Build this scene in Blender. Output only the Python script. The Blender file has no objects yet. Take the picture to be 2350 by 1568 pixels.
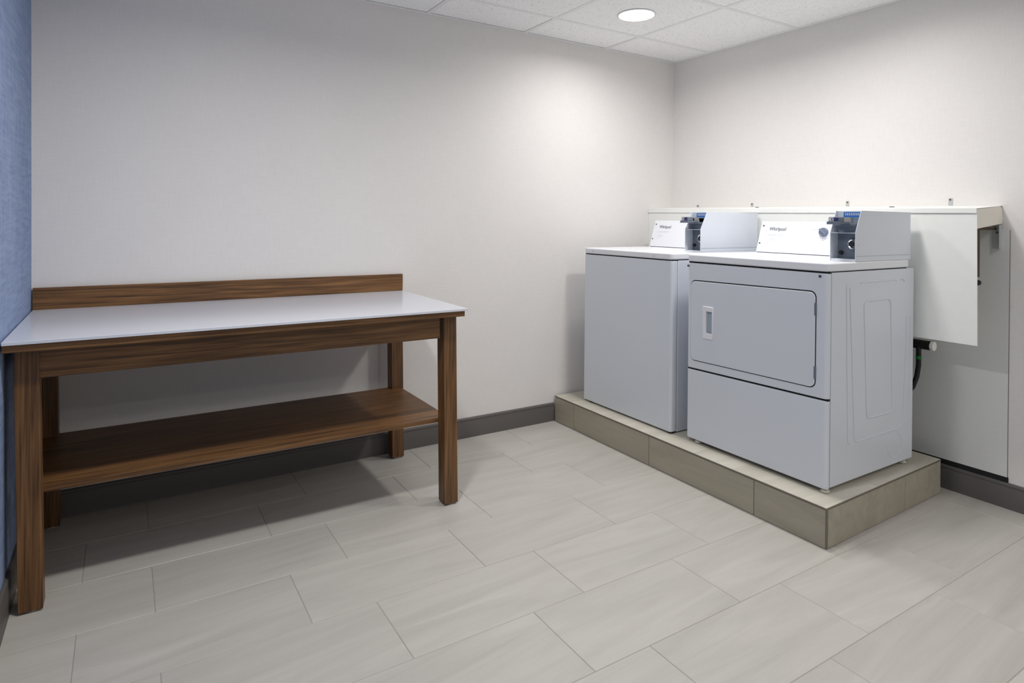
import bpy, bmesh, math, random
from mathutils import Vector, Matrix
random.seed(7)
S = bpy.context.scene
COL = S.collection
H = 2.2863            # ceiling height
PT = 0.152            # top of the tiled platform
XB = -3.487           # blue wall

# ------------------------------------------------------------------ materials
def new_mat(name):
    m = bpy.data.materials.new(name); m.use_nodes = True
    nt = m.node_tree; b = nt.nodes['Principled BSDF']
    return m, nt, b
def lin(c):
    return tuple((x/12.92 if x <= .04045 else ((x+.055)/1.055)**2.4) for x in c)
def rgb(r, g, b): return lin((r/255, g/255, b/255)) + (1,)
def plain(name, col, rough=.5, metal=0.0, spec=.5, bump=0, bscale=60):
    m, nt, b = new_mat(name)
    b.inputs['Base Color'].default_value = col
    b.inputs['Roughness'].default_value = rough
    b.inputs['Metallic'].default_value = metal
    b.inputs['Specular IOR Level'].default_value = spec
    # a faint procedural variation on every surface
    tc = nt.nodes.new('ShaderNodeTexCoord'); n = nt.nodes.new('ShaderNodeTexNoise')
    n.inputs['Scale'].default_value = bscale; n.inputs['Detail'].default_value = 3
    nt.links.new(tc.outputs['Object'], n.inputs['Vector'])
    mx = nt.nodes.new('ShaderNodeMixRGB'); mx.blend_type = 'MULTIPLY'; mx.inputs[0].default_value = .05
    mx.inputs[1].default_value = col
    nt.links.new(n.outputs['Fac'], mx.inputs[2]); nt.links.new(mx.outputs[0], b.inputs['Base Color'])
    if bump:
        bp = nt.nodes.new('ShaderNodeBump'); bp.inputs['Strength'].default_value = bump
        bp.inputs['Distance'].default_value = .001
        nt.links.new(n.outputs['Fac'], bp.inputs['Height']); nt.links.new(bp.outputs[0], b.inputs['Normal'])
    return m
def N(nt, t, **k):
    n = nt.nodes.new(t)
    for a, v in k.items():
        if a.startswith('i_'):
            n.inputs[a[2:].replace('_', ' ')].default_value = v
        else: setattr(n, a, v)
    return n
def mapping(nt, scale, src='Object', rot=(0, 0, 0), loc=(0, 0, 0)):
    tc = nt.nodes.new('ShaderNodeTexCoord'); mp = nt.nodes.new('ShaderNodeMapping')
    mp.inputs['Scale'].default_value = scale; mp.inputs['Rotation'].default_value = rot
    mp.inputs['Location'].default_value = loc
    nt.links.new(tc.outputs[src], mp.inputs['Vector'])
    return mp
def ramp(nt, stops):
    r = nt.nodes.new('ShaderNodeValToRGB'); cr = r.color_ramp
    while len(cr.elements) < len(stops): cr.elements.new(.5)
    for e, (p, c) in zip(cr.elements, stops): e.position = p; e.color = c
    return r

def fabric_wall(name, c1, c2, freq, bump, axis):
    """woven wallcovering: fine threads both ways plus soft mottling"""
    m, nt, b = new_mat(name); L = nt.links
    b.inputs['Roughness'].default_value = .75; b.inputs['Specular IOR Level'].default_value = .3
    sv = (freq, freq, freq*.08); sh = (freq*.08, freq*.08, freq)
    n1 = N(nt, 'ShaderNodeTexNoise'); n1.inputs['Scale'].default_value = 1; n1.inputs['Detail'].default_value = 2
    L.new(mapping(nt, sv).outputs[0], n1.inputs['Vector'])
    n2 = N(nt, 'ShaderNodeTexNoise'); n2.inputs['Scale'].default_value = 1; n2.inputs['Detail'].default_value = 2
    L.new(mapping(nt, sh).outputs[0], n2.inputs['Vector'])
    n3 = N(nt, 'ShaderNodeTexNoise'); n3.inputs['Scale'].default_value = 3; n3.inputs['Detail'].default_value = 4
    L.new(mapping(nt, (1, 1, 1)).outputs[0], n3.inputs['Vector'])
    ad = N(nt, 'ShaderNodeMath', operation='ADD'); L.new(n1.outputs['Fac'], ad.inputs[0]); L.new(n2.outputs['Fac'], ad.inputs[1])
    hf = N(nt, 'ShaderNodeMath', operation='MULTIPLY'); hf.inputs[1].default_value = .5; L.new(ad.outputs[0], hf.inputs[0])
    mx = N(nt, 'ShaderNodeMath', operation='MULTIPLY_ADD'); mx.inputs[1].default_value = .25; L.new(n3.outputs['Fac'], mx.inputs[0]); 
    m7 = N(nt, 'ShaderNodeMath', operation='MULTIPLY'); m7.inputs[1].default_value = .75; L.new(hf.outputs[0], m7.inputs[0])
    L.new(m7.outputs[0], mx.inputs[2])
    r = ramp(nt, [(.36, c1), (.64, c2)]); L.new(mx.outputs[0], r.inputs[0]); L.new(r.outputs[0], b.inputs['Base Color'])
    bp = N(nt, 'ShaderNodeBump'); bp.inputs['Strength'].default_value = bump; bp.inputs['Distance'].default_value = .0006
    L.new(hf.outputs[0], bp.inputs['Height']); L.new(bp.outputs[0], b.inputs['Normal'])
    return m

def stone(name, dark, light, rough=.45, ax=0):
    """porcelain tile with soft directional veins, different on every tile island"""
    m, nt, b = new_mat(name); L = nt.links
    b.inputs['Roughness'].default_value = rough
    geo = nt.nodes.new('ShaderNodeNewGeometry'); tc = nt.nodes.new('ShaderNodeTexCoord')
    rnd = N(nt, 'ShaderNodeMath', operation='MULTIPLY'); rnd.inputs[1].default_value = 37.0
    L.new(geo.outputs['Random Per Island'], rnd.inputs[0])
    # rotate a few degrees differently on each tile
    rot = nt.nodes.new('ShaderNodeVectorRotate'); rot.rotation_type = 'Z_AXIS'
    ra = N(nt, 'ShaderNodeMath', operation='MULTIPLY_ADD'); ra.inputs[1].default_value = .24; ra.inputs[2].default_value = -.12
    L.new(geo.outputs['Random Per Island'], ra.inputs[0]); L.new(ra.outputs[0], rot.inputs['Angle'])
    L.new(tc.outputs['Object'], rot.inputs['Vector'])
    mp = nt.nodes.new('ShaderNodeMapping')
    sc = [1.5, 14, 14]
    if ax == 1: sc = [14, 1.5, 14]
    mp.inputs['Scale'].default_value = sc; L.new(rot.outputs[0], mp.inputs['Vector'])
    cmb = nt.nodes.new('ShaderNodeCombineXYZ'); L.new(rnd.outputs[0], cmb.inputs[0]); L.new(rnd.outputs[0], cmb.inputs[2])
    L.new(cmb.outputs[0], mp.inputs['Location'])
    n1 = N(nt, 'ShaderNodeTexNoise'); n1.inputs['Scale'].default_value = 1; n1.inputs['Detail'].default_value = 7
    n1.inputs['Roughness'].default_value = .6; n1.inputs['Distortion'].default_value = .9
    L.new(mp.outputs[0], n1.inputs['Vector'])
    n2 = N(nt, 'ShaderNodeTexNoise'); n2.inputs['Scale'].default_value = 160; n2.inputs['Detail'].default_value = 2
    L.new(tc.outputs['Object'], n2.inputs['Vector'])
    ad = N(nt, 'ShaderNodeMath', operation='MULTIPLY_ADD'); ad.inputs[1].default_value = .12; L.new(n2.outputs['Fac'], ad.inputs[0]); L.new(n1.outputs['Fac'], ad.inputs[2])
    ad2 = N(nt, 'ShaderNodeMath', operation='MULTIPLY_ADD'); ad2.inputs[1].default_value = .09; L.new(geo.outputs['Random Per Island'], ad2.inputs[0]); L.new(ad.outputs[0], ad2.inputs[2])
    r = ramp(nt, [(.30, dark), (.86, light)]); L.new(ad2.outputs[0], r.inputs[0]); L.new(r.outputs[0], b.inputs['Base Color'])
    bp = N(nt, 'ShaderNodeBump'); bp.inputs['Strength'].default_value = .15; bp.inputs['Distance'].default_value = .0008
    L.new(n1.outputs['Fac'], bp.inputs['Height']); L.new(bp.outputs[0], b.inputs['Normal'])
    return m

def wood(name, along):
    m, nt, b = new_mat(name); L = nt.links
    b.inputs['Roughness'].default_value = .42; b.inputs['Specular IOR Level'].default_value = .4
    sc = [95, 95, 95]; sc[along] = 2.2
    sc2 = [15, 15, 15]; sc2[along] = 1.1
    geo = nt.nodes.new('ShaderNodeNewGeometry')
    mp = mapping(nt, sc); mp2 = mapping(nt, sc2)
    n1 = N(nt, 'ShaderNodeTexNoise'); n1.inputs['Scale'].default_value = 1.6; n1.inputs['Detail'].default_value = 5; n1.inputs['Distortion'].default_value = .5
    L.new(mp.outputs[0], n1.inputs['Vector'])
    w = N(nt, 'ShaderNodeTexNoise'); w.inputs['Scale'].default_value = 1.0; w.inputs['Detail'].default_value = 4; w.inputs['Distortion'].default_value = 2.2
    L.new(mp2.outputs[0], w.inputs['Vector'])
    a = N(nt, 'ShaderNodeMath', operation='MULTIPLY_ADD'); a.inputs[1].default_value = .6; L.new(n1.outputs['Fac'], a.inputs[0])
    q = N(nt, 'ShaderNodeMath', operation='MULTIPLY'); q.inputs[1].default_value = .4; L.new(w.outputs['Fac'], q.inputs[0]); L.new(q.outputs[0], a.inputs[2])
    r = ramp(nt, [(.32, rgb(54, 36, 20)), (.44, rgb(94, 65, 37)), (.55, rgb(118, 83, 49)), (.70, rgb(146, 107, 67))])
    L.new(a.outputs[0], r.inputs[0]); L.new(r.outputs[0], b.inputs['Base Color'])
    bp = N(nt, 'ShaderNodeBump'); bp.inputs['Strength'].default_value = .12; bp.inputs['Distance'].default_value = .0005
    L.new(a.outputs[0], bp.inputs['Height']); L.new(bp.outputs[0], b.inputs['Normal'])
    return m

def acoustic(name):
    """mineral fibre ceiling tile: pin holes and short fissures"""
    m, nt, b = new_mat(name); L = nt.links
    b.inputs['Roughness'].default_value = .9
    n1 = N(nt, 'ShaderNodeTexNoise'); n1.inputs['Scale'].default_value = 90; n1.inputs['Detail'].default_value = 3; n1.inputs['Distortion'].default_value = 1.5
    L.new(mapping(nt, (1, 1, 1)).outputs[0], n1.inputs['Vector'])
    v = N(nt, 'ShaderNodeTexVoronoi'); v.inputs['Scale'].default_value = 150
    L.new(mapping(nt, (1, .6, 1)).outputs[0], v.inputs['Vector'])
    r1 = ramp(nt, [(.30, (.45, .45, .45, 1)), (.42, (1, 1, 1, 1))]); L.new(n1.outputs['Fac'], r1.inputs[0])
    r2 = ramp(nt, [(.08, (.55, .55, .55, 1)), (.22, (1, 1, 1, 1))]); L.new(v.outputs['Distance'], r2.inputs[0])
    mu = N(nt, 'ShaderNodeMixRGB', blend_type='MULTIPLY'); mu.inputs[0].default_value = 1
    L.new(r1.outputs[0], mu.inputs[1]); L.new(r2.outputs[0], mu.inputs[2])
    m2 = N(nt, 'ShaderNodeMixRGB', blend_type='MULTIPLY'); m2.inputs[0].default_value = .6
    m2.inputs[1].default_value = rgb(246, 246, 246); L.new(mu.outputs[0], m2.inputs[2]); L.new(m2.outputs[0], b.inputs['Base Color'])
    bp = N(nt, 'ShaderNodeBump'); bp.inputs['Strength'].default_value = .5; bp.inputs['Distance'].default_value = .001
    L.new(mu.outputs[0], bp.inputs['Height']); L.new(bp.outputs[0], b.inputs['Normal'])
    return m

def enamel(name, col, rough=.28):
    m = plain(name, col, rough, 0, .5, bump=.04, bscale=220); return m

M = {}
M['wall'] = fabric_wall('linen_wallcovering', rgb(224, 221, 218), rgb(230, 227, 224), 200, .14, 0)
M['blue'] = fabric_wall('blue_wallcovering', rgb(112, 131, 168), rgb(146, 162, 194), 110, .5, 0)
M['floor'] = stone('porcelain_floor', rgb(174, 171, 164), rgb(195, 192, 185), .42)
M['grout'] = plain('grout', rgb(158, 154, 146), .9)
M['plat'] = stone('platform_tile_shaded', rgb(150, 144, 128), rgb(176, 169, 152), .5, 1)  # darker than the top tiles: shade of the upright faces put into the colour
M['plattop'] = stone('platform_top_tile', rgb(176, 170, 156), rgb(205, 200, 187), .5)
M['trimgrey'] = plain('tile_edge_trim', rgb(112, 106, 94), .6, .0)
M['base'] = plain('rubber_base', rgb(96, 92, 90), .45, 0, .4, .1, 40)
M['ceil'] = acoustic('ceiling_tile')
M['tbar'] = plain('ceiling_grid', rgb(236, 236, 236), .5)
M['void'] = plain('plenum_dark', rgb(30, 29, 28), .9)
M['woodx'] = wood('walnut_laminate_long', 0)
M['woodz'] = wood('walnut_laminate_upright', 2)
M['woody'] = wood('walnut_laminate_cross', 1)
M['ltop'] = plain('white_laminate', rgb(212, 215, 223), .2, 0, .5, .02, 90)
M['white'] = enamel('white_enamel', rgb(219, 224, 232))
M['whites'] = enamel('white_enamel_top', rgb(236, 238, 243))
M['panelw'] = plain('white_painted_panel', rgb(242, 243, 239), .45, 0, .4, .08, 30)
M['endcap'] = plain('cream_end_board', rgb(232, 228, 218), .7, 0, .3, .2, 60)
M['frp'] = plain('textured_wall_panel', rgb(226, 227, 224), .55, 0, .4, .6, 70)
M['dark'] = plain('dark_gap', rgb(22, 23, 26), .8)
M['black'] = plain('black_rubber', rgb(20, 20, 21), .5)
M['gmetal'] = plain('grey_painted_metal', rgb(176, 186, 197), .42, .1)
M['dmetal'] = plain('dark_grey_metal', rgb(112, 121, 134), .42, .3)
M['chrome'] = plain('chrome', rgb(215, 215, 214), .18, 1.0)
M['screw'] = plain('dark_screw', rgb(96, 100, 112), .35, .7)
M['knob'] = plain('grey_knob_plastic', rgb(112, 122, 142), .35)
M['ink'] = plain('grey_print', rgb(70, 72, 80), .6)
M['inkl'] = plain('pale_grey_print', rgb(196, 198, 206), .6)
M['bluelab'] = plain('blue_label', rgb(30, 98, 172), .4)
M['navy'] = plain('navy_label', rgb(40, 44, 110), .4)
M['card'] = plain('ivory_card', rgb(206, 203, 196), .6)
M['green'] = plain('green_tape', rgb(20, 120, 45), .5)
M['brown'] = plain('raw_timber', rgb(74, 56, 42), .8)
M['foot'] = plain('nylon_foot', rgb(196, 192, 180), .5)
M['galv'] = plain('galvanised_bracket', rgb(192, 196, 196), .45, .25)
M['steel'] = plain('glide_plate', rgb(190, 186, 176), .4, .4)

def emat(name, col, st):
    m, nt, b = new_mat(name)
    b.inputs['Base Color'].default_value = (0, 0, 0, 1)
    b.inputs['Emission Color'].default_value = col; b.inputs['Emission Strength'].default_value = st
    return m
M['lens'] = emat('lit_diffuser', (1, .985, .96, 1), 4)

# ------------------------------------------------------------------ mesh helpers
class MB:
    """collects shapes (world coordinates) and links them as one mesh object"""
    def __init__(s): s.v = []; s.f = []
    def add(s, vs, fs):
        o = len(s.v); s.v += [tuple(v) for v in vs]; s.f += [[i+o for i in f] for f in fs]; return s
    def box(s, x0, x1, y0, y1, z0, z1):
        x0, x1 = sorted((x0, x1)); y0, y1 = sorted((y0, y1)); z0, z1 = sorted((z0, z1))
        vs = [(x, y, z) for z in (z0, z1) for y in (y0, y1) for x in (x0, x1)]
        return s.add(vs, [(0, 2, 3, 1), (4, 5, 7, 6), (0, 1, 5, 4), (2, 6, 7, 3), (0, 4, 6, 2), (1, 3, 7, 5)])
    def prism(s, poly, ax, a, b):
        """poly: 2D outline in the two other axes (order x,y,z minus ax); extruded from a to b along ax"""
        n = len(poly)
        def P(p, t):
            q = list(p); q.insert(ax, t); return tuple(q)
        vs = [P(p, a) for p in poly] + [P(p, b) for p in poly]
        fs = [list(range(n))[::-1], list(range(n, 2*n))] + [(i, (i+1) % n, n+(i+1) % n, n+i) for i in range(n)]
        return s.add(vs, fs)
    def cyl(s, c, r, ax, a, b, n=24, r2=None):
        """cylinder round axis ax (0,1,2) centred on c (2 coords), from a to b"""
        r2 = r if r2 is None else r2
        n_ = n; vs = []
        for t, rr in ((a, r), (b, r2)):
            for i in range(n):
                an = 2*math.pi*i/n; q = [c[0]+rr*math.cos(an), c[1]+rr*math.sin(an)]; q.insert(ax, t); vs.append(tuple(q))
        fs = [list(range(n))[::-1], list(range(n, 2*n))] + [(i, (i+1) % n, n+(i+1) % n, n+i) for i in range(n)]
        return s.add(vs, fs)
    def lathe(s, c, prof, n=24):
        """prof: (r,z) pairs round a vertical axis at c"""
        vs = []; k = len(prof)
        for r, z in prof:
            for i in range(n):
                an = 2*math.pi*i/n; vs.append((c[0]+r*math.cos(an), c[1]+r*math.sin(an), z))
        fs = [[j*n+i, j*n+(i+1) % n, (j+1)*n+(i+1) % n, (j+1)*n+i] for j in range(k-1) for i in range(n)]
        fs += [list(range(n))[::-1], list(range((k-1)*n, k*n))]
        return s.add(vs, fs)
    def tube(s, pts, r, n=10, close=False, flat=1.0, nrm=None):
        pts = [Vector(p) for p in pts]; m = len(pts); vs = []
        for i, p in enumerate(pts):
            if close: t = pts[(i+1) % m]-pts[i-1]
            else: t = pts[min(i+1, m-1)]-pts[max(i-1, 0)]
            t.normalize()
            up = Vector(nrm) if nrm else (Vector((0, 0, 1)) if abs(t.z) < .9 else Vector((1, 0, 0)))
            a = t.cross(up).normalized(); b_ = a.cross(t).normalized()
            for k in range(n):
                an = 2*math.pi*k/n; vs.append(p+a*math.cos(an)*r+b_*math.sin(an)*r*flat)
        fs = []
        for i in range(m if close else m-1):
            j = (i+1) % m
            fs += [(i*n+k, i*n+(k+1) % n, j*n+(k+1) % n, j*n+k) for k in range(n)]
        if not close: fs += [list(range(n))[::-1], list(range((m-1)*n, m*n))]
        return s.add(vs, fs)
    def map(s, fn): s.v = [tuple(fn(*v)) for v in s.v]; return s
    def mesh(s, name, origin=(0, 0, 0)):
        me = bpy.data.meshes.new(name)
        o = Vector(origin)
        me.from_pydata([tuple(Vector(v)-o) for v in s.v], [], s.f); me.update()
        bm = bmesh.new(); bm.from_mesh(me); bmesh.ops.recalc_face_normals(bm, faces=bm.faces); bm.to_mesh(me); bm.free()
        return me
    def build(s, name, mat, parent=None, bevel=0, seg=2, smooth=False, cut=None, label=None):
        # world origin of the parent chain (no rotation while building)
        po = Vector((0, 0, 0)); q = parent
        while q is not None: po += q.location; q = q.parent
        if True:
            cx = [sum(v[i] for v in s.v)/len(s.v) for i in range(3)]
            zc = min(v[2] for v in s.v)
            org = Vector((cx[0], cx[1], zc)) if parent is None else Vector(cx)
        me = s.mesh(name, org)
        if cut is not None: me = boolean(me, cut.mesh('cutter', org))
        me.materials.append(mat)
        ob = bpy.data.objects.new(name, me); COL.objects.link(ob)
        ob.location = org-po; ob.parent = parent
        if smooth:
            me.polygons.foreach_set('use_smooth', [True]*len(me.polygons)); me.set_sharp_from_angle(angle=math.radians(35))
        if bevel:
            bv = ob.modifiers.new('bevel', 'BEVEL'); bv.width = bevel; bv.segments = seg; bv.limit_method = 'ANGLE'; bv.angle_limit = math.radians(50)
            bv.harden_normals = False
        if label: ob['label'] = label
        return ob
def boolean(me, cutter):
    a = bpy.data.objects.new('tmp_a', me); c = bpy.data.objects.new('tmp_c', cutter)
    COL.objects.link(a); COL.objects.link(c)
    md = a.modifiers.new('b', 'BOOLEAN'); md.operation = 'DIFFERENCE'; md.object = c; md.solver = 'EXACT'
    dg = bpy.context.evaluated_depsgraph_get(); dg.update()
    out = bpy.data.meshes.new_from_object(a.evaluated_get(dg))
    bpy.data.objects.remove(a); bpy.data.objects.remove(c)
    return out
def rrect(a0, a1, b0, b1, r, n=6, corners=(1, 1, 1, 1)):
    """rounded rectangle outline, corners order (a0b0, a1b0, a1b1, a0b1)"""
    out = []
    for k, (cx, cy, st) in enumerate(((a0, b0, 180), (a1, b0, 270), (a1, b1, 0), (a0, b1, 90))):
        if not corners[k]: out.append((cx, cy)); continue
        ox = cx+r if cx == a0 else cx-r; oy = cy+r if cy == b0 else cy-r
        for i in range(n+1):
            an = math.radians(st+90*i/n); out.append((ox+r*math.cos(an), oy+r*math.sin(an)))
    return out
def root(name, loc, label, cat, group=None):
    o = bpy.data.objects.new(name, None); COL.objects.link(o); o.location = loc; o.empty_display_size = .1
    o['label'] = label; o['category'] = cat
    if group: o['group'] = group
    return o
def struct(o): o['kind'] = 'structure'; return o
def tag(o, label, cat, group=None):
    o['label'] = label; o['category'] = cat
    if group: o['group'] = group
    return o

# ------------------------------------------------------------------ room shell
YB = -5.4
# floor: every porcelain tile an island, thin grout bed beneath
T, T2, R0 = .2952, .5899, -.0065
fm = MB(); g = .0009
k = -1
while True:
    y1 = -(R0+T*k); y0 = y1-T
    if y1 < YB-.3: break
    off = .937 if k % 2 == 1 else .7395          # rows alternate by a third of a tile
    n = -3
    while True:
        x1 = -(off+T2*n); x0 = x1-T2
        n += 1
        if x1 < -3.9: break
        X0, X1, Y0, Y1 = max(x0, -3.52), min(x1, .02), max(y0, YB), min(y1, .02)
        if X1-X0 < .01 or Y1-Y0 < .01: continue
        X0 += g; X1 -= g; Y0 += g; Y1 -= g; e = .0012; d = .0012
        fm.add([(X0, Y0, -d), (X1, Y0, -d), (X1, Y1, -d), (X0, Y1, -d), (X0+e, Y0+e, 0), (X1-e, Y0+e, 0), (X1-e, Y1-e, 0), (X0+e, Y1-e, 0)],
               [(4, 5, 6, 7), (0, 1, 5, 4), (1, 2, 6, 5), (2, 3, 7, 6), (3, 0, 4, 7)])
    k += 1
fm.add([(-3.6, YB-.1, -.0011), (.1, YB-.1, -.0011), (.1, .1, -.0011), (-3.6, .1, -.0011)], [(0, 1, 2, 3)])
fl = fm.build('floor', M['floor']); struct(fl)
fl.data.materials.append(M['grout']); fl.data.polygons[len(fl.data.polygons)-1].material_index = 1

struct(MB().box(-3.62, .12, 0, .12, -.002, H+.12).build('wall_left', M['wall']))
struct(MB().box(0, .12, YB, 0, -.002, H+.12).build('wall_right', M['wall']))
struct(MB().box(-3.62, .12, YB-.12, YB, -.002, H+.12).build('wall_back', M['wall']))
bw = MB().box(XB-.12, XB, YB, 0, -.002, H+.12)
bw.map(lambda x, y, z: (x-.0095*(z-.83) if z > .5 else x+.003, y, z))
struct(bw.build('wall_blue', M['blue']))

# ceiling: tiles laid in a T-bar grid
P, X_0, Y_0 = .6096, .6144, .3172
cm = MB(); xs = [0.0]+[-(X_0+P*i) for i in range(0, 6)]; ys = [0.0]+[-(Y_0+P*i) for i in range(0, 10)]
xs = [x for x in xs if x > XB-.01]+[XB-.012]; ys = [y for y in ys if y > YB+.01]+[YB]
for i in range(len(xs)-1):
    for j in range(len(ys)-1):
        x1, x0, y1, y0 = xs[i], xs[i+1], ys[j], ys[j+1]
        gx0 = .006 if i else .004; jit = [random.uniform(.0, .0015) for _ in range(4)]
        near = (j == 0)
        a, b_ = x0+.0095+jit[0], x1-.0095-jit[1]
        if near: b_ = x1-.0135
        c, d = y0+.0095, y1-(.0095 if not near else .021)
        if near: d = -.0245
        if i == 0: b_ = -.012
        cm.box(a, b_, c, d, H+.0012, H+.02)
ce = cm.build('ceiling', M['ceil'], bevel=.0015, seg=1); struct(ce)
struct(MB().box(XB-.1, .1, YB-.1, .1, H+.09, H+.1).build('ceiling_plenum', M['void']))
tb = MB()
for x in xs[1:-1]: tb.box(x-.012, x+.012, YB, -.0, H-.0005, H+.003)
for y in ys[1:-1]: tb.box(XB-.01, 0, y-.012, y+.012, H-.0008, H+.0027)
struct(tb.build('trim_1', M['tbar']))
wa = MB().box(XB-.012, 0, -.021, 0, H-.001, H+.0024).box(-.021, 0, YB, 0, H-.0012, H+.0022).box(XB-.014, XB+.008, YB, 0, H-.0011, H+.0023)
struct(wa.build('trim_2', M['tbar']))

# rubber cove base
BP = [(0, 0), (.013, 0), (.0115, .012), (.0105, .084), (.0085, .088), (.0085, .092), (.0105, .096), (.009, .103), (.004, .107), (0, .108)]
struct(MB().prism([(-a, b) for a, b in BP], 0, -3.475, -.985).build('baseboard_left', M['base'], smooth=True))
struct(MB().prism([(-a, b) for a, b in BP], 1, YB, -.0).build('baseboard_right', M['base'], smooth=True))
struct(MB().prism([(XB+.003+a, b) for a, b in BP], 1, YB, 0).build('baseboard_blue', M['base'], smooth=True))
struct(MB().prism([(YB+a, b) for a, b in BP], 0, -3.48, 0).build('baseboard_back', M['base'], smooth=True))
# dark unpainted strip between the wall panel and the base
struct(MB().box(-.0035, 0, -1.924, -.01, .106, .130).build('trim_3', M['dark']))

# ------------------------------------------------------------------ lights
def downlight(x, y, energy, label, group=None, col=(1, .978, .955), spread=150, r=.092):
    t = root('ceiling_light', (x, y, H-.006), label, 'ceiling light', group)
    ring = MB().lathe((x, y), [(r, H-.0035), (r+.002, H-.0045), (r+.006, H-.0035), (r+.008, H-.0005), (r, H-.0005)], 40)
    ring.build('trim_ring', M['tbar'], t, smooth=True)
    MB().cyl((x, y), r, 2, H-.004, H-.0012, 40).build('lens', M['lens'], t)
    ld = bpy.data.lights.new('downlight', 'AREA'); ld.shape = 'DISK'; ld.size = r*1.9; ld.energy = energy; ld.color = col
    ld.spread = math.radians(spread)
    lo = bpy.data.objects.new('lamp', ld); COL.objects.link(lo); lo.parent = t; lo.location = (0, 0, -.002)
    return t
OUT = 'recessed downlights in the ceiling outside the photo'
OL = 'round recessed ceiling downlight further back in the room, out of the photo'
LIGHTS = [  # x, y, watts, spread
    (-.907, -.600, 6.2, 165),
    (-.88, -1.42, 9.8, 165),
    (-.52, -1.60, .7, 165),
    (-1.45, -4.5, 11, 170),
    (-2.75, -1.50, 16.5, 164),
    (-.85, -3.40, 8.8, 170),
]
for i, (x, y, e, sp) in enumerate(LIGHTS):
    if i == 0: downlight(x, y, e, 'round lit recessed downlight in the white tile ceiling above the washer', spread=sp)
    else: downlight(x, y, e, OL, OUT, spread=sp)

# ------------------------------------------------------------------ folding table
def folding_table():
    t = root('folding_table', (-2.75, -.38, 0), 'long walnut table with white top and lower shelf beside the blue wall', 'table')
    def lean(x, y, z): return (x-.016*z/.8, y, z)
    XL = XB+.0015
    top = MB().add([(XL, -.7586, .822), (-1.9752, -.7586, .822), (-1.963, -.0005, .822), (XL, -.0005, .822),
                    (XL, -.7586, .832), (-1.9752, -.7586, .832), (-1.963, -.0005, .832), (XL, -.0005, .832)],
                   [(0, 3, 2, 1), (4, 5, 6, 7), (0, 1, 5, 4), (1, 2, 6, 5), (2, 3, 7, 6), (3, 0, 4, 7)])
    top.build('tabletop', M['ltop'], t, bevel=.0012, label='white laminate top')
    MB().box(XL, -1.985, -.750, -.001, .799, .8218).build('top_frame', M['woodx'], t, bevel=.001)
    MB().box(XL, -1.964, -.0194, -.0005, .8322, .917).build('backsplash', M['woodx'], t, bevel=.001)
    MB().box(-3.390, -2.053, -.686, -.666, .705, .799).map(lean).build('apron', M['woodx'], t, bevel=.001)
    MB().box(-3.390, -2.053, -.060, -.045, .705, .799).map(lean).build('apron', M['woodx'], t, bevel=.001)
    MB().box(-3.425, -3.405, -.630, -.100, .705, .799).build('apron', M['woody'], t, bevel=.001)
    MB().box(-2.040, -2.020, -.630, -.100, .705, .799).build('apron', M['woody'], t, bevel=.001)
    MB().box(-3.450, -1.990, -.630, -.062, .335, .353).map(lean).build('shelf', M['woodx'], t, bevel=.001)
    for x0, x1 in ((-3.449, -3.388), (-2.040, -1.980)):
        for y0, y1 in ((-.694, -.632), (-.098, -.038)):
            lg = MB().box(x0, x1, y0, y1, .006, .799).map(lean).build('leg', M['woodz'], t, bevel=.0012)
            MB().cyl(((x0+x1)/2+.004, (y0+y1)/2+.002), .026, 2, 0, .007, 20).build('glide', M['steel'], lg)
    return t
folding_table()

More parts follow.
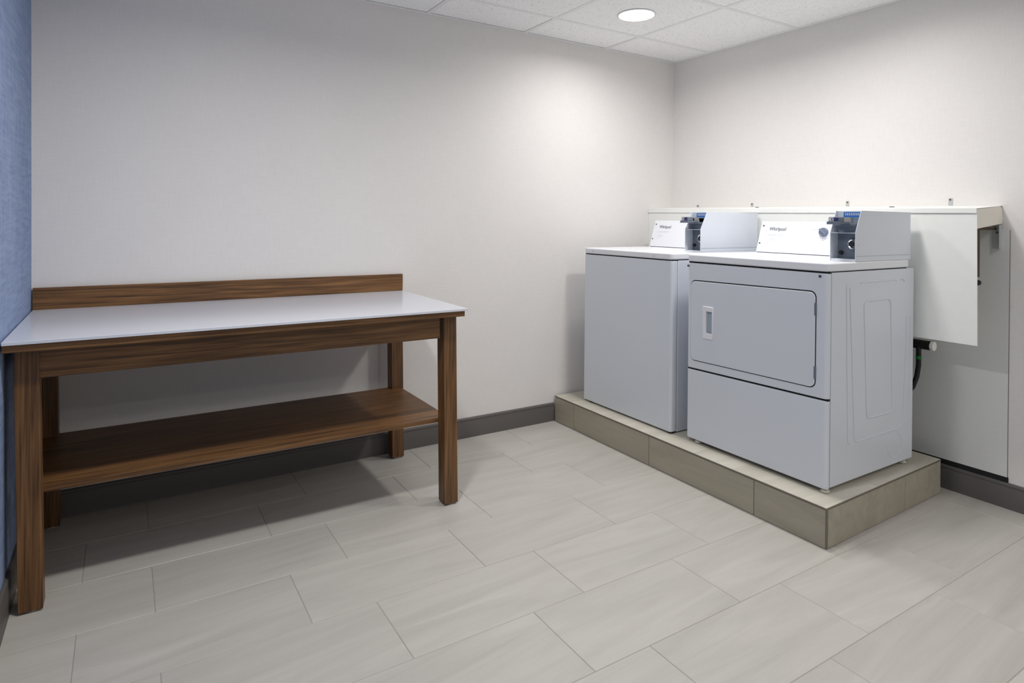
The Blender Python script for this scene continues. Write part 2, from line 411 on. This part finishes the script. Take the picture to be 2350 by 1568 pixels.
# ------------------------------------------------------------------ tiled platform
def platform():
    t = root('laundry_platform', (-.53, -.86, 0), 'low platform clad in beige stone tile under the washer and dryer', 'platform')
    A, B, C, D = (-.984, -.014), (-.992, -1.722), (-.085, -1.703), (-.085, -.014)
    def inset(p, dx, dy): return (p[0]+dx, p[1]+dy)
    MB().prism([inset(A, .009, -.0), inset(B, .009, .009), inset(C, -.002, .009), D], 2, 0, PT-.0080).build('core', M['grout'], t)
    fr = MB()
    def fx(y): return A[0]+(B[0]-A[0])*(y-A[1])/(B[1]-A[1])
    js = [-.014, -.2000, -.806, -1.410, -1.722]
    for a, b in zip(js, js[1:]):
        a2, b2 = a-.0012, b+.0012
        fr.prism([(fx(a2), a2), (fx(b2), b2), (fx(b2)+.009, b2), (fx(a2)+.009, a2)], 2, .0015, PT-.0082)
    fr.build('riser_tiles', M['plat'], t, bevel=.0008, seg=1)
    er = MB(); jx = [-.992+.0095, -.405, -.085]
    def fy(x): return B[1]+(C[1]-B[1])*(x-B[0])/(C[0]-B[0])
    for a, b in zip(jx, jx[1:]):
        a2, b2 = a+.0012, b-.0012
        er.prism([(a2, fy(a2)), (b2, fy(b2)), (b2, fy(b2)+.009), (a2, fy(a2)+.009)], 2, .0015, PT-.0082)
    er.build('end_tiles', M['plat'], t, bevel=.0008, seg=1)
    tp = MB()
    ex = [-.990, -.620, -.085]; ey = [-.014, -.5, -1.09, -1.716]
    for i in range(2):
        for j in range(3):
            x0, x1 = ex[i]+.001, ex[i+1]-.001; y1, y0 = ey[j]-.001, ey[j+1]+.001
            def q(x, y):
                if i == 0 and x < -.9: x = fx(y)+.0015
                if j == 2 and y < -1.6: y = fy(x)+.0015
                return (x, y)
            tp.prism([q(x0, y0), q(x1, y0), q(x1, y1), q(x0, y1)], 2, PT-.0078, PT)
    tp.build('top_tiles', M['plattop'], t, bevel=.0006, seg=1)
    e = MB()
    e.prism([(A[0]-.001, A[1]), (B[0]-.001, B[1]-.001), (B[0]+.001, B[1]+.001), (A[0]+.001, A[1])], 2, PT-.0078, PT-.0018)
    e.prism([(B[0]-.001, B[1]-.001), (C[0], C[1]-.001), (C[0], C[1]+.001), (B[0]+.001, B[1]+.001)], 2, PT-.0078, PT-.0018)
    e.cyl((B[0]+.003, B[1]+.003), .0036, 2, .001, PT-.004, 10)
    e.build('edge_trim', M['trimgrey'], t)
platform()

# ------------------------------------------------------------------ washer and dryer
def text_mb(txt, size, weight=0):
    cu = bpy.data.curves.new('t', 'FONT'); cu.body = txt; cu.size = size; cu.extrude = .0003; cu.offset = weight
    o = bpy.data.objects.new('t', cu); COL.objects.link(o)
    dg = bpy.context.evaluated_depsgraph_get(); dg.update()
    me = bpy.data.meshes.new_from_object(o.evaluated_get(dg))
    mb = MB(); mb.add([v.co[:] for v in me.vertices], [list(p.vertices) for p in me.polygons])
    bpy.data.objects.remove(o); return mb

def machine(kind, F, yl, yr, zb, z_lid0, z_lid1, xlidb, xback, label, cat):
    """F = x of the front face; yl / yr = y of the left and right flanks seen from the front"""
    t = root(kind, (F+.33, (yl+yr)/2, PT), label, cat)
    dry = kind == 'clothes_dryer'
    XS = F+(.0205 if dry else .040)                        # seam between front panel and cabinet
    cab = MB().box(XS+.0030, xback, yr, yl, zb+(.004 if dry else -.004), z_lid0-.004)
    if dry:
        y = yr-.0002
        def rib(pts, r=.004, close=False):
            # resample so that corners are soft
            P3 = [Vector((a, y, b)) for a, b in pts]
            cab.tube(P3, r, 8, close, 1.0, (0, 1, 0))
        rib([(-.762, .948), (-.744, .338), (-.738, .326), (-.722, .320)], .0026)
        rib([(-.765, .952), (-.755, .958), (-.742, .960)], .003)
        rib([(-.738, .945), (-.697, .345), (-.692, .328), (-.678, .322), (-.375, .322), (-.345, .326), (-.326, .342), (-.318, .40), (-.300, .69), (-.300, .80)], .003)
        rib([(-.665, .958), (-.655, .962), (-.395, .962), (-.384, .958)], .0032)
        rib([(-.354, .960), (-.340, .964), (-.325, .960), (-.317, .952)], .003)
        rib([(-.267, .80), (-.267, .352), (-.274, .330), (-.289, .320)], .0026)
        rib([(-.634, .860), (-.631, .873), (-.622, .882), (-.610, .884), (-.455, .884), (-.440, .880), (-.431, .868), (-.428, .850), (-.411, .435),
             (-.413, .419), (-.423, .407), (-.438, .402), (-.583, .402), (-.598, .406), (-.606, .419), (-.608, .435)], .0034, True)
        rib([(-.386+.056*math.cos(a), .2538+.052*math.sin(a)) for a in [2*math.pi*i/36 for i in range(36)]], .0014, True)
    cab.build('cabinet', M['white'], t, bevel=.003, smooth=True)
    # dark block behind the panels, its colour standing for shade in the gaps
    MB().box(F+.008, XS+.0045, yr+.003, yl-.004, zb+.01, z_lid0+.004).box(XS, xlidb-.004, yr+.004, yl-.004, z_lid0-.006, z_lid0+.002).build('gap_shade_block', M['dark'], t)
    rc = .017 if dry else .014
    def slab(x0, x1, z0, z1, zr=None, y0=yr, y1=yl, r=rc):
        # front slab with rounded vertical edges
        return MB().prism(rrect(x0, x1, y0, y1, r, 6, (1, 0, 0, 1)), 2, z0, z1)
    if dry:
        sl = .010                                         # slight skew of the upper panel seam
        up = slab(F, XS, .513, 1.0045)
        up.map(lambda x, y_, z: (x, y_, z if z > .8 else z-.008+.014*(yl-y_)/(yl-yr)))
        hy0, hy1, hz0, hz1 = -1.1035, -1.069, .684, .785
        cutter = MB().box(F-.02, XS-.0005, hy0, hy1, hz0, hz1)
        up.build('front_panel', M['white'], t, bevel=.0025, smooth=True, cut=cutter)
        def shear(x, y_, z): return (x, y_, z+.0095*((-y_)-.974)/.63)
        dy0, dy1, dz0, dz1 = -1.6035, -.9745, .5455, .9195
        sx = MB().prism(rrect(dy0-.0036, dy1+.0028, dz0-.0036, dz1+.0052, .027, 8), 0, F-.0006, F+.004).map(shear)
        gap_slab = sx.build('door_gap_shade', M['dark'], t, cut=MB().box(F-.02, XS, hy0-.0006, hy1+.0006, hz0-.0006, hz1+.0006))  # dark slab behind the door draws the shade of the door gap
        dm = MB().prism(rrect(dy0, dy1, dz0, dz1, .024, 8), 0, F-.0042, F+.003).map(shear)
        door = dm.build('door', M['white'], t, bevel=.0018, smooth=True, cut=MB().box(F-.03, XS, hy0, hy1, hz0, hz1))
        # recessed door pull: raised rim round the opening
        rim = MB().box(F-.0085, F-.004, -1.1090, -1.0500, .6575, .8085)
        rim.build('door_handle', M['whites'], door, bevel=.003, smooth=True, cut=MB().box(F-.03, XS, hy0, hy1, hz0, hz1))
        MB().box(F+.0050, F+.0075, hy0-.002, hy1+.002, hz0-.002, hz1+.002).build('handle_recess_shade', M['gmetal'], door)  # back of the pull, greyed to carry the shade inside the pocket
        for z in (.854, .606):
            hb = MB().cyl((-1.6045, 0), .0042, 2, z-.024, z+.024, 12)
            hb.map(lambda x, y_, z_: (y_*1.0+F-.003, x, z_+.009))
            hb.build('hinge', M['dmetal'], door, smooth=True)
        lo = slab(F, XS, zb, .5065)
        lo.map(lambda x, y_, z: (x, y_, z if z < .3 else z-.010+.014*(yl-y_)/(yl-yr)))
        lo.build('lower_panel', M['white'], t, bevel=.005, seg=3, smooth=True)
        for y_ in (yl-.0065, yr+.034):
            MB().cyl((y_, .990+(.003 if y_ < -1.2 else 0)), .0056, 0, F-.0035, F+.004, 6).cyl((y_, .990+(.003 if y_ < -1.2 else 0)), .0030, 0, F-.0045, F, 10).build('screw', M['screw'], t)
    else:
        slab(F, XS, zb, z_lid0-.006).build('front_panel', M['white'], t, bevel=.003, smooth=True)
    # top
    tp = MB().prism(rrect(F-.003, xlidb, yr-.003, yl+.003, .024, 6, (1, 0, 0, 1)), 2, z_lid0, z_lid1)
    tp.build('top_panel', M['whites'], t, bevel=.006, seg=3, smooth=True)
    if not dry:
        MB().prism(rrect(-.805, -.46, -.76, -.24, .03, 6), 2, z_lid1-.001, z_lid1+.0025).build('lid', M['whites'], t, bevel=.001, smooth=True, label='shallow loading lid')
        for y_ in (-.2483, -.7372):
            MB().cyl((y_, 1.0285), .0055, 0, F-.006, F+.002, 6).build('bolt', M['chrome'], t)
            
    # console with slanted face
    zt = 1.2075
    p0, p1 = Vector((-.385, z_lid1)), Vector((-.335, zt))
    ycl = yl-.008; bxl, bxr = (-1.547, -1.6545) if dry else (-.7500, -.8545)
    if not dry: ycl = -.1790
    con = MB().prism([(p0.x, p0.y+.003), (p1.x, p1.y), (-.300, zt), (-.275, z_lid1+.003)], 1, bxl+.002, ycl)
    c = con.build('console', M['whites'], t, bevel=.0015)
    MB().box(-.380, -.280, bxl+.004, ycl-.003, z_lid1, z_lid1+.003).build('console_gap_strip', M['dark'], t)  # dark strip filling the gap under the console
    sl_ = (p1-p0); ln = sl_.length; d = sl_/ln               # along the face, upwards
    nx = Vector((-d.y, d.x))                                 # outward normal (toward the room)
    if nx.x > 0: nx = -nx
    def onface(u, v, w=0.0):
        """u = y, v = height above the lid, w = off the face"""
        k_ = (v-z_lid1)/(p1.y-p0.y); q = p0+sl_*k_+nx*w
        return (q.x, u, q.y)
    def face_mb(mb, y0, z0):
        # text local x -> -y, local y -> up the face, local z -> outward
        return mb.map(lambda a, b_, c_: tuple(Vector((p0.x+(z0-p0.y)*sl_.x/sl_.y, y0-a, z0))+Vector((d.x, 0, d.y))*b_+Vector((nx.x, 0, nx.y))*(c_+.0004)))
    ty = -1.0095 if dry else -.2290
    tx = text_mb('Whirlpool', .0265, .0003); tx.map(lambda a, b_, c_: (a*.86, b_, c_))
    face_mb(tx, ty, 1.1600).build('brand_lettering', M['ink'], c)
    def bar(fine, y0, w, z, h=.0016):
        mb = MB().box(0, w, 0, h, 0, .0003); face_mb(mb, y0, z); fine.add(mb.v, mb.f)
    fine = MB(); bar(fine, ty+.002, .086, 1.139); bar(fine, ty+.002, .084, 1.1335); fine.build('fine_print', M['inkl'], c)
    fine = MB()
    for i in range(3): bar(fine, ty+.0, .042, 1.119-.0065*i, .0014)
    bar(fine, ty+.008, .032, 1.0975, .001); fine.build('fine_print', M['inkl'], c)
    if dry:
        fine = MB(); bar(fine, -1.232, .060, 1.168); bar(fine, -1.245, .035, 1.164, .001); fine.build('fine_print', M['inkl'], c)
    scs = [(ycl-.0165, 1.184), (ycl-.0125, 1.094)]
    for u, v in scs:
        q = onface(u, v); mb = MB().cyl((0, 0), .0042, 2, -.001, .0018, 12)
        face_mb(mb, u, v); mb.build('screw', M['screw'], c)
    if dry:
        ku, kv = -1.3085, 1.1555
        mb = MB(); 
        nn = 40
        mb.cyl((0, 0), .031, 2, 0, .0012, nn); face_mb(mb, ku, kv); mb.build('dial_plate', M['whites'], c)
        kb = MB().cyl((0, 0), .0225, 2, .0012, .014, nn, .0205)
        face_mb(kb, ku, kv); kn = kb.build('knob', M['knob'], c, bevel=.0015, smooth=True)
        gr = MB().box(-.0205, .0205, -.0045, .0045, .0135, .021)
        gr.map(lambda a, b_, c_: (a*math.cos(-.65)-b_*math.sin(-.65), a*math.sin(-.65)+b_*math.cos(-.65), c_))
        face_mb(gr, ku, kv); gr.build('knob_grip', M['knob'], kn, bevel=.0015)
        tk = MB().box(-.008, .008, -.040, -.0365, 0, .0006); face_mb(tk, ku, kv); tk.build('dial_mark', M['inkl'], c)
    # coin box ------------------------------------------------------
    fx, xt, xk = (-.700, -.660, -.270) if dry else (-.690, -.643, -.236)
    zk, zt2 = (1.163, 1.2525)
    prof = [(fx, z_lid1), (fx, zk), (xt, zt2), (xk, zt2-.001), (xk, z_lid1)]
    yL, yR = bxl, bxr
    rb = fx+.058                                             # back of the open front
    body = MB()
    body.prism(prof, 1, yR, yR+.0025)                        # right cheek
    body.prism(prof, 1, yL-.0025, yL)                        # left cheek
    body.box(rb, xk, yR+.0025, yL-.0025, z_lid1, zt2-.0015)  # rear case
    body.box(xt+.010, rb+.002, yR+.0025, yL-.0025, zt2-.0035, zt2-.0010)
    cb = body.build('coin_box', M['white'], t, bevel=.0006, seg=1)
    MB().box(fx+.001, rb, yR+.0025, yL-.0025, z_lid1, z_lid1+.009).build('sill', M['white'], cb, bevel=.0015)
    MB().box(fx+.0005, rb, yR+.0025, yL-.0025, zk-.0035, zk-.0005).build('ledge', M['gmetal'], cb, bevel=.0006)
    MB().box(rb-.002, rb+.0, yR+.003, yL-.003, z_lid1+.009, zk-.0035).build('vault_door', M['dmetal'], cb)
    MB().prism([(rb-.002, zk), (rb, zk), (rb, zt2-.002), (xt+.0100, zt2-.0018), (xt+.006, zt2-.031), (xt+.012, zt2-.034)], 1, yR+.003, yL-.003).build('recess_back', M['gmetal'], cb)
    ly = yR+.037
    MB().prism(rrect(yR+.0028, ly+.014, 1.0925, 1.137, .004), 0, rb-.014, rb-.002).build('lock_plate', M['dmetal'], cb, bevel=.0015, smooth=True)
    lr = MB(); pts = [(rb-.0155, ly+.017*math.cos(a), 1.1155+.0175*math.sin(a)) for a in [math.radians(x) for x in range(60, 301, 15)]]
    pts = [(p[0], ly+(p[1]-ly), p[2]) for p in pts]
    pts = [(rb-.0155, ly-.013, 1.1155-.0175)]+[(rb-.0155, ly+.0165*math.cos(a), 1.1155+.0175*math.sin(a)) for a in [math.radians(x) for x in range(-90, 91, 15)]]+[(rb-.0155, ly-.013, 1.1155+.0175)]
    lr.tube(pts, .0046, 8, True)
    lk = lr.build('lock', M['chrome'], cb, smooth=True)
    MB().cyl((ly+.002, 1.1155), .0098, 0, rb-.020, rb-.012, 20).build('lock_core', M['black'], cb, bevel=.001)
    MB().cyl((yL-.018, 1.079), .0085, 0, rb-.010, rb, 18).build('latch_knob', M['black'], cb, bevel=.001)
    # coin slide: bed across the opening and the chute standing out
    sz = 1.1965
    MB().box(fx+.018, rb, yR+.008, yL-.006, sz-.006, sz+.003).build('slide_bed', M['dmetal'], cb, bevel=.001)
    sb = MB().box(fx-.056, fx+.020, yR+.034, yL-.024, sz+.001, sz+.010)
    sb.box(fx-.058, fx-.050, yR+.030, yL-.020, sz-.001, sz+.011)
    sb.build('coin_slide', M['dmetal'], cb, bevel=.001)
    MB().box(fx-.056, fx-.018, yR+.036, yL-.026, sz+.010, sz+.029).build('coin_tray', M['dmetal'], cb, bevel=.003)
    MB().box(fx-.0568, fx-.0558, yR+.060, yL-.030, sz+.0125, sz+.0265).build('price_label', M['card'], cb)
    MB().box(fx-.0568, fx-.0558, yR+.040, yR+.057, sz+.0125, sz+.0265).box(fx-.0571, fx-.0566, yR+.064, yR+.068, sz+.015, sz+.024).build('price_print', M['navy'], cb)
    cd = MB().box(0, .001, yR+.040, yR+.072, 0, .026).map(lambda a, y_, z: (fx+.036-.25*z+a, y_+.10*z*0, sz+.003+z))
    cd.build('instruction_card', M['card'], cb)
    def slant(w0):      # on the slanted upper back of the recess
        return lambda x, y_, z: (xt+.006+.004*(z-(zt2-.031))/.029-w0+x, y_, z)
    lb = MB().box(0, .0006, yR+.008, yL-.030, zt2-.0275, zt2-.0055).map(slant(.0011)).build('blue_label', M['bluelab'], cb, label='blue label printed with a row of pale bars')
    w_ = (yL-.034)-(yR+.012)
    pb = MB()
    for i in range(8):
        y_ = yR+.013+w_*i/8
        pb.box(0, .0004, y_, y_+w_/8*.45, zt2-.0195, zt2-.0095)
    pb.map(slant(.0016)).build('label_bars', M['inkl'], lb)
    # base skirt lines on the flank
    MB().box(fx+.004, xk-.001, yR-.0012, yR+.001, z_lid1+.001, z_lid1+.012).build('base_skirt', M['white'], cb, bevel=.0008, seg=1)
    MB().box(fx+.006, xk-.001, yR-.0006, yR+.001, z_lid1+.0205, z_lid1+.0225).build('seam', M['gmetal'], cb)
    if dry: MB().cyl((-.678, 1.112), .0022, 1, yR-.001, yR+.001, 10).build('rivet', M['gmetal'], cb)
    # feet
    for x, y_ in ((F+.022, yr+.018), (F+.022, yl-.060), (xback-.045, yr+.020), (xback-.045, yl-.05)):
        mt = M['foot'] if dry else M['black']
        MB().lathe((x, y_), [(.013, PT), (.0175, PT+.003), (.0175, PT+.007), (.012, PT+.013), (.010, zb+.03)], 18).build('foot', mt, t, smooth=True)
    return t

dr = machine('clothes_dryer', -.885, -.9475, -1.6550, .1700, 1.0120, 1.0460, -.290, -.237,
        'white front-loading coin dryer nearer the camera, square door and dial on its console', 'dryer')
ws = machine('washing_machine', -.895, -.1700, -.8580, .1610, 1.0120, 1.0440, -.240, -.225,
        'white top-loading coin washer with plain front, beside the dryer in the corner', 'washing machine')

# ------------------------------------------------------------------ pipe chase cover behind the machines
def chase():
    t = root('pipe_cover', (-.11, -.95, .705), 'white boxed pipe cover fixed on the wall behind the machines', 'pipe cover')
    X = -.220; ye = -1.884
    fp = MB().add([(X, -.001, .700), (X, ye-.006, .703), (X, ye, 1.262), (X, -.001, 1.270), (X+.004, -.001, .700), (X+.004, ye-.006, .703), (X+.004, ye, 1.262), (X+.004, -.001, 1.270)],
                  [(0, 1, 2, 3), (7, 6, 5, 4), (0, 4, 5, 1), (1, 5, 6, 2), (2, 6, 7, 3), (3, 7, 4, 0)])
    fp.build('front_panel', M['panelw'], t)
    # bent sheet top: slopes up to the wall, with a lip turned down over the front panel
    tc = MB()
    tc.add([(X-.002, -.001, 1.2825), (X-.002, ye-.001, 1.2675), (-.001, ye-.006, 1.2835), (-.001, -.001, 1.2985),
            (X-.002, -.001, 1.2805), (X-.002, ye-.001, 1.2655), (-.001, ye-.006, 1.2815), (-.001, -.001, 1.2965)],
           [(0, 1, 2, 3), (7, 6, 5, 4), (0, 4, 5, 1), (1, 5, 6, 2), (2, 6, 7, 3), (3, 7, 4, 0)])
    tc.add([(X-.0045, -.001, 1.2845), (X-.0045, ye, 1.2675), (X-.0045, ye, 1.2480), (X-.0045, -.001, 1.2605),
            (X-.0025, -.001, 1.2845), (X-.0025, ye, 1.2675), (X-.0025, ye, 1.2480), (X-.0025, -.001, 1.2605)],
           [(3, 2, 1, 0), (4, 5, 6, 7), (0, 1, 5, 4), (1, 2, 6, 5), (2, 3, 7, 6), (3, 0, 4, 7)])
    tc.build('top_cover', M['panelw'], t)
    ec = MB().add([(X+.001, ye+.001, 1.1830), (-.004, ye-.008, 1.2060), (-.0, ye-.009, 1.2240), (-.002, ye-.008, 1.2700), (-.022, ye-.007, 1.2800), (X+.001, ye, 1.2640),
                   (X+.001, ye+.008, 1.1830), (-.004, ye-.001, 1.2060), (-.0, ye-.001, 1.2240), (-.002, ye-.001, 1.2700), (-.022, ye-.001, 1.2800), (X+.001, ye+.008, 1.2640)],
                  [(5, 4, 3, 2, 1, 0), (6, 7, 8, 9, 10, 11)]+[(i, (i+1) % 6, 6+(i+1) % 6, 6+i) for i in range(6)])
    ec.build('end_cap', M['endcap'], t, label='cream board closing the end')
    for y, zt_ in ((-.226, 1.3125), (-.640, 1.3175), (-1.219, 1.3170), (-1.694, 1.3195)):
        b = MB().box(-.0025, -.0005, y-.008, y+.008, 1.280, zt_).build('mounting_bracket', M['galv'], t)
        MB().cyl((y, zt_-.007), .0034, 0, -.0042, -.002, 10).build('screw', M['black'], b)  # black stud added in place of the bracket's dark hole
    L = MB().box(-.010, -.0035, -1.889, -1.8605, 1.098, 1.200).box(-.026, -.0035, -1.891, -1.889, 1.098, 1.200)
    ab = L.build('angle_bracket', M['galv'], t, label='grey angle bracket with one hole shown by a dark stud')
    MB().cyl((-1.877, 1.168), .0045, 0, -.0120, -.004, 14).build('screw', M['screw'], ab)  # dark stud stands in for the hole in this bracket
    MB().box(X+.0045, X+.020, ye-.004, ye+.014, .985, 1.180).build('batten', M['brown'], t)
    MB().box(X+.0045, -.004, ye+.010, ye+.020, 1.178, 1.190).build('batten', M['brown'], t)
    MB().cyl((ye-.002, .962), .011, 0, X+.006, X+.016, 14).build('clip', M['black'], t)
    MB().box(-.125, -.118, -.7735, -.755, 1.2865, 1.2895).build('slot', M['dark'], t)
    MB().box(-.125, -.118, -1.51, -1.49, 1.279, 1.282).build('slot', M['dark'], t)
    return t
chase()

# panel on the wall behind the machines
wp = MB().box(-.0034, -.0002, -1.9200, -.001, .1275, 1.180).build('wall_panel', M['frp'])
tag(wp, 'thin white textured panel covering the lower wall behind the dryer', 'wall panel')
wp_edge = struct(MB().box(-.0030, -.0002, -1.9215, -1.9200, .1275, 1.180).build('trim_4', M['trimgrey']))

# black drain line below the chase
def drain():
    t = root('drain_pipe', (-.075, -1.50, .648), 'black drain pipe with hanging hose and green band behind the dryer', 'pipe')
    MB().cyl((-.075, .648), .021, 1, -1.655, -1.20, 20).build('pipe', M['black'], t, smooth=True)
    MB().cyl((-.075, .648), .0205, 1, -1.668, -1.654, 20).build('pipe_cap', M['panelw'], t, smooth=True, label='pale end cap')
    MB().cyl((-1.25, .648), .018, 0, -.075, -.0030, 16).build('wall_elbow', M['black'], t, smooth=True)
    pts = [(-.085, -1.606, .640), (-.087, -1.608, .600), (-.088, -1.608, .550), (-.092, -1.603, .500), (-.10, -1.590, .450), (-.115, -1.566, .400), (-.14, -1.535, .345), (-.150, -1.50, .30), (-.150, -1.46, .26), (-.150, -1.40, .235)]
    hs = MB().tube(pts, .0105, 12).build('hose', M['black'], t, smooth=True)
    MB().cyl((-.0875, -1.608), .0118, 2, .582, .596, 16).build('green_band', M['green'], t, smooth=True, label='green tape band')
drain()

# ------------------------------------------------------------------ camera
cam = bpy.data.cameras.new('camera'); co = bpy.data.objects.new('camera', cam); COL.objects.link(co)
CP = (-3.1925, -3.0480, 1.1975); yaw, pitch, roll = .5577, -.0018, .0101
fw = Vector((math.sin(yaw)*math.cos(pitch), math.cos(yaw)*math.cos(pitch), math.sin(pitch)))
rt = Vector((math.cos(yaw), -math.sin(yaw), 0)); up = rt.cross(fw)
c, s = math.cos(roll), math.sin(roll)
R_ = c*rt+s*up; U_ = -s*rt+c*up
mt = Matrix(((R_.x, U_.x, -fw.x, CP[0]), (R_.y, U_.y, -fw.y, CP[1]), (R_.z, U_.z, -fw.z, CP[2]), (0, 0, 0, 1)))
co.matrix_world = mt
cam.sensor_width = 36; cam.sensor_fit = 'HORIZONTAL'; cam.lens = 36*1433.1/2350; cam.shift_y = -274.84/2350; cam.clip_start = .02
S.camera = co

w = bpy.data.worlds.new('World'); S.world = w; w.use_nodes = True
w.node_tree.nodes['Background'].inputs[0].default_value = (.5, .5, .5, 1); w.node_tree.nodes['Background'].inputs[1].default_value = .3
S.view_settings.view_transform = 'Standard'; S.view_settings.look = 'None'; S.view_settings.gamma = 1
S.view_settings.use_curve_mapping = False; S.view_settings.exposure = 0.07
S.cycles.max_bounces = 10; S.cycles.diffuse_bounces = 8
